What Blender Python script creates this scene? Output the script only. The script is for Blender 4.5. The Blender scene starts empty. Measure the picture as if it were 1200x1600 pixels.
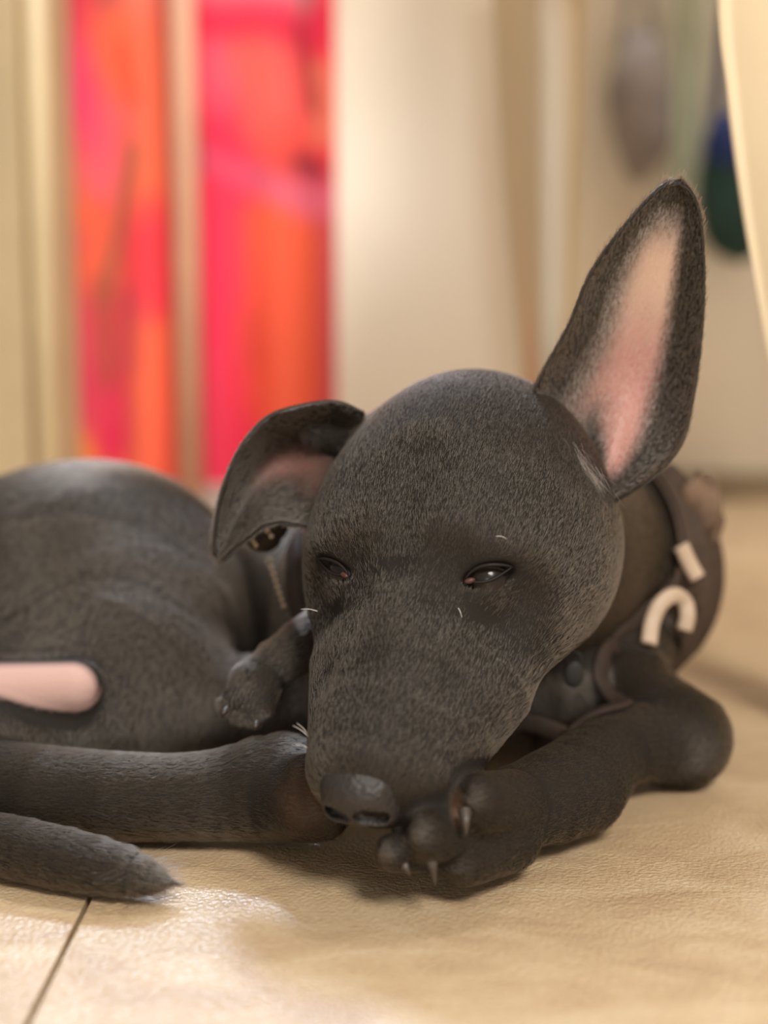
import bpy, math, random
import numpy as np
from mathutils import Vector, Matrix

# ------------------------------------------------------------------ camera, world, lights, exposure
SC = bpy.context.scene
COL = SC.collection
FPX = 2300.0                       # focal length in pixels of the 1200x1600 frame
CAM_H = 0.186
PITCH = math.atan((800 - 480) / FPX)
cam_d = bpy.data.cameras.new('camera')
cam_d.sensor_fit = 'VERTICAL'
cam_d.sensor_height = 24.0
cam_d.sensor_width = 18.0
cam_d.lens = FPX / 1600.0 * 24.0
cam_d.clip_start = 0.02
cam_d.clip_end = 60
cam_d.dof.use_dof = True
cam_d.dof.focus_distance = 0.487
cam_d.dof.aperture_fstop = 2.5
cam = bpy.data.objects.new('camera', cam_d)
COL.objects.link(cam)
cam.location = (0, 0, CAM_H)
cam.rotation_euler = (math.pi / 2 - PITCH, 0, 0)
SC.camera = cam

SC.view_settings.view_transform = 'Standard'
SC.view_settings.look = 'None'
SC.view_settings.gamma = 1.0
SC.view_settings.use_curve_mapping = False
SC.view_settings.exposure = -0.10

world = bpy.data.worlds.new('room_air')
SC.world = world
world.use_nodes = True
world.node_tree.nodes['Background'].inputs[0].default_value = (1.0, 0.91, 0.81, 1)
world.node_tree.nodes['Background'].inputs[1].default_value = 0.47


def add_light(name, kind, loc, target, energy, color, size=None):
    l = bpy.data.lights.new(name, kind)
    l.energy = energy
    l.color = color
    if kind == 'AREA':
        l.shape = 'DISK'
        l.size = size
    else:
        l.shadow_soft_size = size
    o = bpy.data.objects.new(name, l)
    COL.objects.link(o)
    o.location = loc
    d = Vector(target) - Vector(loc)
    o.rotation_euler = d.to_track_quat('-Z', 'Y').to_euler()
    return o


# ceiling lamp of the far room behind the puppy (rim light, gloss on the floor)
add_light('far_lamp', 'AREA', (-0.36, 2.45, 2.05), (-0.05, 0.45, 0.0), 38, (0.76, 0.89, 1.14), 0.26)
# unseen fill added behind the camera, aimed in under the chair
add_light('front_fill', 'AREA', (0.70, -1.15, 1.75), (0.2, 0.9, 0.1), 72, (1.0, 0.94, 0.86), 0.7)
# low unseen frontal fill added behind the camera, mirrored in the cream cabinet
add_light('low_fill', 'AREA', (-0.1, -2.6, 0.62), (0.0, 0.6, 0.2), 20, (1.0, 0.95, 0.88), 0.3)
# unseen overhead fill added to brighten the floor right of the puppy
add_light('back_fill', 'AREA', (0.55, 1.12, 2.30), (0.45, 1.1, 0.0), 32, (1.0, 0.95, 0.88), 0.4)

# ------------------------------------------------------------------ helpers
CP, SP = math.cos(PITCH), math.sin(PITCH)


def c2w(v):
    """camera axes (right, up, depth) -> world direction"""
    v = np.asarray(v, float)
    x, u, d = v[..., 0], v[..., 1], v[..., 2]
    return np.stack([x, d * CP + u * SP, -d * SP + u * CP], -1)


def P(px, py, d):
    """point seen at photo pixel (px,py) standing at depth d metres"""
    return c2w([(px - 600) * d / FPX, (800 - py) * d / FPX, d]) + np.array([0, 0, CAM_H])


def lin(r, g, b):
    f = lambda c: ((c / 255 + 0.055) / 1.055) ** 2.4 if c > 10 else c / 255 / 12.92
    return (f(r), f(g), f(b), 1.0)


def tag(o, label=None, cat=None, group=None, kind=None):
    if label: o['label'] = label
    if cat: o['category'] = cat
    if group: o['group'] = group
    if kind: o['kind'] = kind
    return o


def empty(name, loc=(0, 0, 0)):
    o = bpy.data.objects.new(name, None)
    COL.objects.link(o)
    o.location = [float(c) for c in loc]
    o.empty_display_size = 0.05
    return o


def put_parent(o, p):
    if p is not None:
        o.parent = p
        o.matrix_parent_inverse = Matrix.Translation(-Vector(p.matrix_basis.translation)) if p.type == 'EMPTY' else Matrix.Identity(4)
    return o


def mesh(name, verts, faces, mat=None, parent=None, smooth=True, attrs=None):
    me = bpy.data.meshes.new(name)
    if isinstance(faces, np.ndarray):
        n = len(faces)
        me.vertices.add(len(verts)); me.loops.add(n * 4); me.polygons.add(n)
        me.vertices.foreach_set('co', np.ascontiguousarray(verts, np.float32).ravel())
        me.loops.foreach_set('vertex_index', np.ascontiguousarray(faces, np.int32).ravel())
        me.polygons.foreach_set('loop_start', np.arange(n, dtype=np.int32) * 4)
        me.update(calc_edges=True)
        me.validate()
    else:
        me.from_pydata(np.asarray(verts, float).tolist(), [], [tuple(f) for f in faces])
        me.update()
    if smooth:
        me.polygons.foreach_set('use_smooth', np.ones(len(me.polygons), bool))
    if mat: me.materials.append(mat)
    for k, (dom, arr) in (attrs or {}).items():
        a = me.attributes.new(k, 'FLOAT_COLOR' if arr.ndim == 2 else 'FLOAT', dom)
        a.data.foreach_set('color' if arr.ndim == 2 else 'value', np.ascontiguousarray(arr, np.float32).ravel())
    o = bpy.data.objects.new(name, me)
    COL.objects.link(o)
    put_parent(o, parent)
    return o


def box_data(c, s, bevel=0.0):
    import bmesh
    bm = bmesh.new()
    bmesh.ops.create_cube(bm, size=1.0)
    for v in bm.verts:
        v.co = Vector((c[0] + v.co.x * s[0], c[1] + v.co.y * s[1], c[2] + v.co.z * s[2]))
    if bevel > 0:
        bmesh.ops.bevel(bm, geom=bm.edges[:], offset=bevel, segments=3, affect='EDGES', profile=0.6)
    bm.verts.index_update()
    v = [tuple(x.co) for x in bm.verts]
    f = [[y.index for y in x.verts] for x in bm.faces]
    bm.free()
    return v, f


def box(name, c, s, mat, parent=None, bevel=0.003, smooth=False):
    v, f = box_data(c, s, bevel)
    return mesh(name, v, f, mat, parent, smooth)


def spline(pts, n, closed=False):
    """Catmull-Rom resample of rows of numbers"""
    pts = np.asarray(pts, float)
    m = len(pts)
    out = []
    segs = m if closed else m - 1
    for k in range(n):
        t = k / (n if closed else n - 1) * segs
        i = min(int(t), segs - 1)
        f = t - i
        if closed:
            a, b, c, d = pts[(i - 1) % m], pts[i % m], pts[(i + 1) % m], pts[(i + 2) % m]
        else:
            b, c = pts[i], pts[i + 1]
            a = pts[i - 1] if i > 0 else 2 * b - c
            d = pts[i + 2] if i + 2 < m else 2 * c - b
        out.append(0.5 * ((2 * b) + (-a + c) * f + (2 * a - 5 * b + 4 * c - d) * f * f + (-a + 3 * b - 3 * c + d) * f ** 3))
    return np.array(out)


def tube_data(path, rad, ns=10, closed=False, flat=1.0, normals=None):
    """tube along path; rad scalar or per point; flat squeezes along the given normals"""
    path = np.asarray(path, float)
    n = len(path)
    rad = np.full(n, rad) if np.isscalar(rad) else np.asarray(rad, float)
    tan = np.gradient(path, axis=0)
    if closed:
        tan = np.roll(path, -1, 0) - np.roll(path, 1, 0)
    tan /= np.linalg.norm(tan, axis=1)[:, None] + 1e-12
    verts, faces = [], []
    up = np.array([0, 0, 1.0]) if abs(tan[0][2]) < 0.9 else np.array([1.0, 0, 0])
    for i in range(n):
        if normals is not None:
            up = normals[i]
        u = up - tan[i] * np.dot(up, tan[i])
        u /= np.linalg.norm(u) + 1e-12
        w = np.cross(tan[i], u)
        up = u
        for k in range(ns):
            a = 2 * math.pi * k / ns
            verts.append(path[i] + rad[i] * (u * math.cos(a) * flat + w * math.sin(a)))
    for i in range(n if closed else n - 1):
        j = (i + 1) % n
        for k in range(ns):
            l = (k + 1) % ns
            faces.append((i * ns + k, i * ns + l, j * ns + l, j * ns + k))
    if not closed:
        faces.append(tuple(range(ns))[::-1])
        faces.append(tuple((n - 1) * ns + k for k in range(ns)))
    return verts, faces


def tube(name, path, rad, mat, parent=None, **kw):
    v, f = tube_data(path, rad, **kw)
    return mesh(name, v, f, mat, parent)


def grid_faces(nu, nv):
    return [(i * nv + j, i * nv + j + 1, (i + 1) * nv + j + 1, (i + 1) * nv + j) for i in range(nu - 1) for j in range(nv - 1)]


def solid_sheet(front, nu, nv, thick):
    """closed slab from a front grid (nu*nv points), thick metres to its back side"""
    front = np.asarray(front, float).reshape(nu, nv, 3)
    du = np.gradient(front, axis=0)
    dv = np.gradient(front, axis=1)
    n = np.cross(du, dv)
    n /= np.linalg.norm(n, axis=2)[..., None] + 1e-12
    th = thick if np.isscalar(thick) else np.asarray(thick)[..., None]
    back = front + n * th
    N = nu * nv
    V = np.concatenate([front.reshape(-1, 3), back.reshape(-1, 3)])
    F = [f[::-1] for f in grid_faces(nu, nv)]
    F += [tuple(N + k for k in f[::-1]) for f in F]
    rim = [i * nv for i in range(nu)] + [(nu - 1) * nv + j for j in range(1, nv)] + \
          [i * nv + nv - 1 for i in range(nu - 2, -1, -1)] + [j for j in range(nv - 2, 0, -1)]
    for a, b in zip(rim, rim[1:] + rim[:1]):
        F.append((a, b, N + b, N + a))
    return V, F


# ------------------------------------------------------------------ materials
def mat_new(name):
    m = bpy.data.materials.new(name)
    m.use_nodes = True
    nt = m.node_tree
    return m, nt, nt.nodes['Principled BSDF']


def mat_plain(name, col, rough=0.6, spec=0.4, noise=0.0, scale=30, bump=0.0, sheen=0.0, coat=0.0, metal=0.0):
    m, nt, b = mat_new(name)
    b.inputs['Base Color'].default_value = col
    b.inputs['Roughness'].default_value = rough
    b.inputs['Specular IOR Level'].default_value = spec
    b.inputs['Sheen Weight'].default_value = sheen
    b.inputs['Coat Weight'].default_value = coat
    b.inputs['Metallic'].default_value = metal
    if noise > 0 or bump > 0:
        tc = nt.nodes.new('ShaderNodeTexCoord')
        nz = nt.nodes.new('ShaderNodeTexNoise')
        nz.inputs['Scale'].default_value = scale
        nz.inputs['Detail'].default_value = 5
        nt.links.new(tc.outputs['Object'], nz.inputs['Vector'])
        if noise > 0:
            r = nt.nodes.new('ShaderNodeValToRGB')
            r.color_ramp.elements[0].position = 0.3
            r.color_ramp.elements[1].position = 0.7
            r.color_ramp.elements[0].color = tuple(c * (1 - noise) for c in col[:3]) + (1,)
            r.color_ramp.elements[1].color = tuple(min(1, c * (1 + noise)) for c in col[:3]) + (1,)
            nt.links.new(nz.outputs['Fac'], r.inputs['Fac'])
            nt.links.new(r.outputs['Color'], b.inputs['Base Color'])
        if bump > 0:
            bp = nt.nodes.new('ShaderNodeBump')
            bp.inputs['Strength'].default_value = bump
            bp.inputs['Distance'].default_value = 0.002
            nt.links.new(nz.outputs['Fac'], bp.inputs['Height'])
            nt.links.new(bp.outputs['Normal'], b.inputs['Normal'])
    return m


def mat_attr(name, attr, rough=0.6, spec=0.3, bump=0.0, scale=400, sheen=0.0, stretch=None, sss=0.0):
    m, nt, b = mat_new(name)
    a = nt.nodes.new('ShaderNodeAttribute')
    a.attribute_name = attr
    nt.links.new(a.outputs['Color'], b.inputs['Base Color'])
    b.inputs['Roughness'].default_value = rough
    b.inputs['Specular IOR Level'].default_value = spec
    b.inputs['Sheen Weight'].default_value = sheen
    if sss > 0:
        b.inputs['Subsurface Weight'].default_value = sss
        b.inputs['Subsurface Radius'].default_value = (0.004, 0.002, 0.001)
        b.inputs['Subsurface Scale'].default_value = 1.0
    if bump > 0:
        tc = nt.nodes.new('ShaderNodeTexCoord')
        nz = nt.nodes.new('ShaderNodeTexNoise')
        nz.inputs['Scale'].default_value = scale
        nz.inputs['Detail'].default_value = 4
        nt.links.new(tc.outputs['Object'], nz.inputs['Vector'])
        bp = nt.nodes.new('ShaderNodeBump')
        bp.inputs['Strength'].default_value = bump
        bp.inputs['Distance'].default_value = 0.0006
        nt.links.new(nz.outputs['Fac'], bp.inputs['Height'])
        nt.links.new(bp.outputs['Normal'], b.inputs['Normal'])
    return m


def mat_floor():
    m, nt, b = mat_new('floor_tile')
    tc = nt.nodes.new('ShaderNodeTexCoord')
    mp = nt.nodes.new('ShaderNodeMapping')
    mp.inputs['Scale'].default_value = (1.0, 2.0, 1.0)
    nt.links.new(tc.outputs['Object'], mp.inputs['Vector'])
    n1 = nt.nodes.new('ShaderNodeTexNoise')          # soft cloudy veins
    n1.inputs['Scale'].default_value = 22
    n1.inputs['Detail'].default_value = 7
    n1.inputs['Roughness'].default_value = 0.62
    n1.inputs['Distortion'].default_value = 0.6
    nt.links.new(mp.outputs['Vector'], n1.inputs['Vector'])
    r1 = nt.nodes.new('ShaderNodeValToRGB')
    e = r1.color_ramp.elements
    e[0].position, e[0].color = 0.28, lin(166, 139, 110)
    e[1].position, e[1].color = 0.72, lin(200, 179, 148)
    k = e.new(0.5)
    k.color = lin(185, 160, 127)
    nt.links.new(n1.outputs['Fac'], r1.inputs['Fac'])
    mp2 = nt.nodes.new('ShaderNodeMapping')
    mp2.inputs['Scale'].default_value = (1.0, 2.6, 1.0)
    nt.links.new(tc.outputs['Object'], mp2.inputs['Vector'])
    n2 = nt.nodes.new('ShaderNodeTexNoise')          # fine grain
    n2.inputs['Scale'].default_value = 420
    n2.inputs['Detail'].default_value = 4
    nt.links.new(mp2.outputs['Vector'], n2.inputs['Vector'])
    mx = nt.nodes.new('ShaderNodeMixRGB')
    mx.blend_type = 'SOFT_LIGHT'
    mx.inputs['Fac'].default_value = 0.45
    nt.links.new(r1.outputs['Color'], mx.inputs['Color1'])
    nt.links.new(n2.outputs['Fac'], mx.inputs['Color2'])
    nt.links.new(mx.outputs['Color'], b.inputs['Base Color'])
    b.inputs['Roughness'].default_value = 0.34
    b.inputs['Specular IOR Level'].default_value = 0.95
    n3 = nt.nodes.new('ShaderNodeTexNoise')          # orange-peel glaze that makes the gloss sparkle
    n3.inputs['Scale'].default_value = 640
    n3.inputs['Detail'].default_value = 1.5
    nt.links.new(tc.outputs['Object'], n3.inputs['Vector'])
    bp = nt.nodes.new('ShaderNodeBump')
    bp.inputs['Strength'].default_value = 1.0
    bp.inputs['Distance'].default_value = 0.0006
    nt.links.new(n3.outputs['Fac'], bp.inputs['Height'])
    nt.links.new(bp.outputs['Normal'], b.inputs['Normal'])
    return m


M_FLOOR = mat_floor()
M_GROUT = mat_plain('dark_grout', lin(96, 80, 62), 0.9, 0.2, noise=0.2, scale=200)
M_WALL = mat_plain('beige_wall_paint', lin(226, 214, 194), 0.75, 0.3, noise=0.05, scale=6)
M_BASEB = mat_plain('taupe_baseboard', lin(150, 134, 108), 0.6, 0.3, noise=0.08, scale=20)
M_CREAM = mat_plain('cream_lacquer', lin(240, 230, 212), 0.26, 0.5, noise=0.03, scale=5)
M_TAN = mat_plain('tan_board', lin(182, 162, 128), 0.55, 0.4, noise=0.10, scale=9)
M_TANLIGHT = mat_plain('pale_tan_edge', lin(214, 196, 160), 0.4, 0.5, noise=0.05, scale=12)
M_POST = mat_plain('dusky_tan_post', lin(206, 158, 132), 0.6, 0.3, noise=0.08, scale=12)
M_PLASTIC = mat_plain('cream_plastic', lin(218, 198, 164), 0.32, 0.5, noise=0.03, scale=14)
M_WHITEPL = mat_plain('white_plastic', lin(246, 236, 216), 0.3, 0.5, noise=0.02, scale=14)
M_CLOTHP = mat_attr('printed_cloth', 'print', 0.8, 0.2, sheen=0.2)
M_GREYCLOTH = mat_plain('blue_grey_cloth', lin(150, 143, 142), 0.85, 0.2, noise=0.18, scale=25)
M_PALECLOTH = mat_plain('pale_mint_cloth', lin(196, 202, 184), 0.85, 0.2, noise=0.08, scale=20)
M_TEAL = mat_plain('dark_teal_fabric', lin(34, 62, 58), 0.7, 0.3, noise=0.25, scale=18)
M_NAVY = mat_plain('navy_fabric', lin(34, 52, 104), 0.7, 0.3, noise=0.2, scale=18)

# ------------------------------------------------------------------ the setting: floor tiles, wall
slab = mesh('floor', *box_data((0.2, 1.9, -0.026), (5.2, 6.4, 0.04), 0.0), M_GROUT, None, False)
tag(slab, 'beige glazed tile floor with a thin dark joint', kind='structure')
TILE = 0.60
GAP = 0.0016
jx = float(P(97, 1480, 0.428)[0])          # the joint left of the puppy runs straight away from the camera
tile_me = None
for ix in range(-4, 5):
    for iy in range(-2, 9):
        cx = jx + TILE * (ix + 0.5)
        cy = 0.12 + TILE * (iy + 0.5)
        if tile_me is None:
            t = box('tile', (0, 0, -0.003), (TILE - GAP, TILE - GAP, 0.006), M_FLOOR, slab, 0.0006)
            tile_me = t.data
        else:
            t = bpy.data.objects.new('tile', tile_me)
            COL.objects.link(t)
            t.parent = slab
        t.location = (cx, cy, 0)

wall = box('wall_back', (1.01, 1.485, 1.2), (2.26, 0.06, 2.44), M_WALL, None, 0.002)
tag(wall, 'plain beige wall behind the chair legs', kind='structure')
bb = box('baseboard_back', ((2.14 + P(838, 480, 1.34)[0] + 0.004) / 2, 1.445, 0.0125), (2.14 - P(838, 480, 1.34)[0] - 0.004, 0.018, 0.025), M_BASEB, None, 0.003)
tag(bb, 'low taupe skirting along the beige wall', kind='structure')
wf = box('wall_far', (0.2, 4.6, 1.2), (5.0, 0.08, 2.44), M_WALL, None, 0.002)
tag(wf, 'far beige wall of the next room', kind='structure')

# ------------------------------------------------------------------ background furniture
# tan post at the left edge of the picture
px0, px1 = P(-70, 480, 1.05)[0], P(84, 480, 1.05)[0]
cab = empty('cabinet', (float((px0 + px1) / 2), 1.14, 0))
tag(cab, 'tan wooden side cabinet left of the red printed cloth', 'cabinet')
box('side_panel', ((px0 + P(44, 480, 1.05)[0]) / 2, 1.14, 0.34), (P(44, 480, 1.05)[0] - px0, 0.18, 0.68), M_TAN, cab, 0.004)
tube('rounded_edge', [(P(63, 480, 1.05)[0], 1.07, 0.0), (P(63, 480, 1.05)[0], 1.07, 0.34), (P(63, 480, 1.05)[0], 1.07, 0.68)], 0.0092, M_TANLIGHT, cab, ns=20)
box('top', ((px0 + px1) / 2, 1.14, 0.69), (px1 - px0 + 0.01, 0.20, 0.02), M_TAN, cab, 0.004)

# low cream cabinet in the middle
cx0, cx1 = P(520, 480, 1.42)[0], P(838, 480, 1.34)[0]
cc = empty('low_cabinet', (float((cx0 + cx1) / 2), 1.47, 0))
tag(cc, 'low glossy cream cabinet between red cloth and chair leg', 'cabinet')
box('body', ((cx0 + cx1) / 2, 1.412, 0.285), (cx1 - cx0, 0.072, 0.55), M_CREAM, cc, 0.006)
box('door', ((cx0 + cx1) / 2, 1.366, 0.285), (cx1 - cx0 - 0.006, 0.018, 0.53), M_CREAM, cc, 0.004)
box('plinth', ((cx0 + cx1) / 2, 1.414, 0.006), (cx1 - cx0 - 0.02, 0.06, 0.012), M_TAN, cc, 0.001)

# red printed cloth hanging over a low rail, in two lengths
STROKES = []    # (x0,y0,x1,y1,width,colour,strength) in photo pixels of the cloth plane


def stroke(x0, y0, x1, y1, w, c, s=1.0):
    STROKES.append((x0, y0, x1, y1, w, np.array(lin(*c)[:3]), s))


RED, PINK, ORG, CRIM = (244, 70, 84), (250, 72, 122), (252, 116, 80), (230, 44, 84)
stroke(110, 100, 150, 220, 45, PINK); stroke(190, 60, 230, 300, 40, ORG); stroke(110, 240, 140, 420, 40, ORG)
stroke(190, 200, 160, 280, 34, (248, 110, 130)); stroke(250, 60, 262, 260, 30, (246, 120, 90)); stroke(105, 420, 150, 640, 34, (226, 84, 100))
stroke(240, 330, 240, 480, 26, RED); stroke(210, 480, 200, 560, 26, (214, 80, 90)); stroke(235, 520, 225, 720, 30, ORG)
stroke(160, 600, 175, 680, 34, (224, 50, 96)); stroke(220, 240, 165, 470, 14, (150, 104, 84), 0.85); stroke(165, 440, 168, 600, 12, (164, 92, 70), 0.8)
stroke(200, 90, 222, 170, 14, (226, 84, 62), 0.7); stroke(105, 350, 125, 380, 20, (222, 70, 120)); stroke(120, 0, 135, 40, 40, (232, 66, 92))
stroke(185, 5, 180, 25, 16, (176, 90, 92)); stroke(118, 690, 122, 735, 26, (248, 150, 60)); stroke(240, 0, 240, 30, 30, (244, 130, 110))
stroke(300, 40, 480, 55, 34, CRIM); stroke(315, 10, 470, 8, 26, (240, 120, 140)); stroke(330, 110, 345, 170, 34, (250, 92, 120))
stroke(410, 110, 420, 200, 45, (252, 106, 100)); stroke(350, 200, 360, 250, 40, CRIM); stroke(440, 220, 450, 270, 30, (232, 82, 72))
stroke(300, 245, 500, 320, 22, (222, 96, 128)); stroke(440, 300, 500, 325, 20, (228, 120, 140)); stroke(300, 200, 310, 240, 16, (190, 86, 92), .8)  # slanting pink band paints a fold into the print
stroke(345, 320, 350, 740, 42, (240, 56, 92)); stroke(425, 360, 430, 620, 42, (250, 104, 74)); stroke(480, 380, 475, 620, 26, (238, 102, 70))
stroke(470, 260, 500, 275, 18, (120, 40, 66), .9); stroke(470, 60, 490, 180, 14, (150, 50, 62), .8); stroke(500, 130, 505, 220, 14, (240, 128, 106))  # first dark stroke paints the shadow beside that fold
stroke(510, 360, 515, 640, 14, (206, 84, 96)); stroke(390, 500, 395, 560, 20, (222, 84, 70)); stroke(480, 10, 480, 30, 16, (140, 120, 118), .7)
stroke(290, 0, 292, 300, 14, (240, 124, 116)); stroke(330, 560, 325, 750, 20, (244, 74, 104))


def print_colour(X, Y):
    num = np.array(lin(*RED)[:3])[None, :] * 0.06 * np.ones((len(X), 1))
    den = np.full(len(X), 0.06)
    over = []
    for (x0, y0, x1, y1, w, c, s) in STROKES:
        dx, dy = x1 - x0, y1 - y0
        t = np.clip(((X - x0) * dx + (Y - y0) * dy) / (dx * dx + dy * dy), 0, 1)
        q = np.hypot(X - x0 - t * dx, Y - y0 - t * dy) / w
        g = np.exp(-q ** 2 * 1.4)
        if s < 1.0:
            over.append((g * s, c))
        else:
            num += g[:, None] * c
            den += g
    out = num / den[:, None]
    for g, c in over:
        out = out * (1 - g[:, None]) + c * g[:, None]
    return out


def cloth(name, xa, xb, depth, ztop, hem_px, folds, label, phase):
    nu, nv = 90, 90
    a = P(xa, 480, depth)[0]
    b = P(xb, 480, depth)[0]
    zb = P(300, hem_px, depth)[2]
    pts, cols = [], []
    for i in range(nu):
        fx = i / (nu - 1)
        for j in range(nv):
            fz = j / (nv - 1)
            x = a + (b - a) * fx
            z = ztop + (zb - ztop) * fz
            amp = 0.008 * (0.35 + 0.65 * fz)
            y = depth + amp * math.sin(fx * folds * 2 * math.pi + phase) + 0.004 * math.sin(fx * folds * 4.3 + fz * 3)
            pts.append((x, y, z))
            cols.append((x, z))
    cols = np.array(cols)
    X = 600 + cols[:, 0] * FPX / depth
    Y = 480 - (cols[:, 1] - CAM_H) * FPX / depth
    c = print_colour(X, np.clip(Y, 0, 760))
    c4 = np.concatenate([c, np.ones((len(c), 1))], 1)
    V, F = solid_sheet(pts, nu, nv, 0.002)
    o = mesh(name, V, F, M_CLOTHP, None, True, {'print': ('POINT', np.concatenate([c4, c4]))})
    tag(o, label, 'cloth', 'red printed cloths on the rail')
    return o


cloth('printed_cloth', 84, 288, 1.36, 0.54, 760, 2.5, 'red, pink and orange leaf-print cloth hanging beside the tan cabinet', 0.4)
cloth('printed_cloth', 290, 526, 1.36, 0.54, 757, 2.5, 'red and orange striped cloth hanging beside the cream cabinet', 1.7)
rail = empty('cloth_rack', (float(P(290, 480, 1.32)[0]), 1.33, 0))
tag(rail, 'thin beige rack post standing in front of the red cloths', 'rack')
rx = float(P(291, 480, 1.30)[0])
tube('post', [(rx, 1.318, 0.0), (rx, 1.318, 0.27), (rx - 0.001, 1.318, 0.56)], 0.0115, M_POST, rail, ns=18)
tube('cross_bar', [(P(84, 480, 1.36)[0] - 0.02, 1.345, 0.55), (0, 1.345, 0.55), (P(524, 480, 1.36)[0], 1.345, 0.55)], 0.010, M_TANLIGHT, rail, ns=14)

# cream plastic chair on the right: tapered angled legs, seat and back above the picture
chair = empty('plastic_chair', (0.35, 0.76, 0))
tag(chair, 'cream plastic chair with tapered legs beside the upright ear', 'chair')


def chair_leg(path_l, path_r, depth_l, depth_r, thick, n=26, turn=0.05):
    """open L-shaped leg: two flanges meeting at a rounded corner; edges given as (z, x) lists"""
    zl = spline(path_l, n)
    zr = spline(path_r, n)
    rows, nc = [], 13
    for k in range(n):
        z = zl[k][0]
        xl, xr = zl[k][1], zr[k][1]
        w = xr - xl
        for q in range(nc):
            s = q / (nc - 1)
            # flange facing the viewer, then a turn to the rear
            if s < 0.4:
                u = s / 0.4
                x = xl + w * 0.52 * u
                y = depth_r + turn * (1 - u) ** 1.3
            elif s < 0.75:
                u = (s - 0.4) / 0.35
                x = xl + w * (0.52 + 0.46 * u)
                y = depth_r - 0.004 * math.sin(u * math.pi)
            else:
                u = (s - 0.75) / 0.25
                x = xr + 0.004 * math.sin(u * math.pi / 2)
                y = depth_r + 0.045 * u
            rows.append((x, y, z))
    V, F = solid_sheet(rows, n, nc, thick)
    return mesh('leg', V, F, M_PLASTIC, chair)


def xs(px, d): return float(P(px, 480, d)[0])


dA, dB = 0.90, 0.62
topz = 0.44
tA, tB = 0.04, 0.010
zA = lambda py: float(CAM_H + (480 - py) * (dA + tA) / FPX)
zB = lambda py: float(CAM_H + (480 - py) * (dB + tB) / FPX)
EA = [(0, 771), (200, 784), (400, 803), (560, 821), (760, 838)]
EB = [(0, 1106), (150, 1124), (330, 1155), (515, 1196), (760, 1256)]
la = chair_leg([(topz, xs(764, dA + tA))] + [(zA(y), xs(x, dA + tA)) for y, x in EA] + [(0.0, xs(846, dA + tA))],
               [(topz, xs(898, dA))] + [(zA(y), xs(x, dA)) for y, x in ((0, 892), (200, 890), (400, 886), (560, 884), (760, 882))] + [(0.0, xs(880, dA))], dA, dA, 0.004, turn=tA)
lb = chair_leg([(topz, xs(1092, dB + tB))] + [(zB(y), xs(x, dB + tB)) for y, x in EB] + [(0.0, xs(1300, dB + tB))],
               [(topz, xs(1300, dB))] + [(zB(y), xs(x, dB)) for y, x in ((0, 1305), (150, 1310), (330, 1316), (515, 1324), (760, 1335))] + [(0.0, xs(1345, dB))], dB, dB, 0.004, turn=tB)
# edge beads on the two legs in view
for pts_, dd, zz in ((EB, dB + tB, zB), (EA, dA + tA, zA)):
    pth = spline([(xs(x, dd), dd, zz(y)) for y, x in pts_], 30)
    tube('edge_bead', pth, 0.0018, M_WHITEPL, chair, ns=8)
# raised rib down the middle of the rear leg, whitened for the leg's highlight
pth = spline([(xs(860 - (y < 40) * 4, dA), dA - 0.008, zA(y)) for y in (10, 120, 260, 420, 560, 700)], 30)
tube('rib', pth, np.interp(np.linspace(0, 1, 30), [0, 0.1, 0.4, 1], [0.006, 0.011, 0.010, 0.005]), M_WHITEPL, chair, ns=12, flat=0.5, normals=np.tile([0, 1.0, 0], (30, 1)))
for (sx, sy) in ((0.56, 0.92), (0.60, 0.64)):
    chair_leg([(topz, sx - 0.03), (0.2, sx - 0.02), (0.0, sx)], [(topz, sx + 0.05), (0.2, sx + 0.045), (0.0, sx + 0.04)], sy + 0.012, sy, 0.004)
sv, sf = box_data((0.35, 0.76, topz + 0.016), (0.58, 0.40, 0.03), 0.012)
mesh('seat', sv, sf, M_PLASTIC, chair)
bk = []
for i in range(16):
    for j in range(16):
        fx, fz = i / 15, j / 15
        bk.append((0.09 + 0.52 * fx, 0.92 + 0.09 * fz - 0.05 * math.sin(fx * math.pi) * -1, topz + 0.03 + 0.38 * fz))
V, F = solid_sheet(bk, 16, 16, 0.006)
mesh('backrest', V, F, M_PLASTIC, chair)


# soft things standing against the wall on the right
def lumpy(name, c, r, mat, parent, seed, amp=0.12, flatten=None, n=28):
    rs = np.random.RandomState(seed)
    V, F = [], []
    ph = rs.rand(6) * 6
    for i in range(n + 1):
        th = math.pi * i / n
        for j in range(2 * n):
            a = math.pi * j / n
            k = 1 + amp * (math.sin(3 * a + ph[0] + 2 * th) * 0.5 + math.sin(5 * th + ph[1] + a) * 0.3 + math.sin(7 * a + ph[2]) * 0.15 * math.sin(th))
            V.append((c[0] + r[0] * k * math.sin(th) * math.cos(a), c[1] + r[1] * k * math.sin(th) * math.sin(a), max(0.001, c[2] + r[2] * k * math.cos(th))))
    for i in range(n):
        for j in range(2 * n):
            F.append((i * 2 * n + j, (i + 1) * 2 * n + j, (i + 1) * 2 * n + (j + 1) % (2 * n), i * 2 * n + (j + 1) % (2 * n)))
    return mesh(name, V, F, mat, parent)


def at(px, py, y):
    """point at photo pixel on the upright plane world-y = y"""
    o = np.array([0, 0, CAM_H])
    d = P(px, py, 1.0) - o
    return o + d * (y / d[1])


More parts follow.
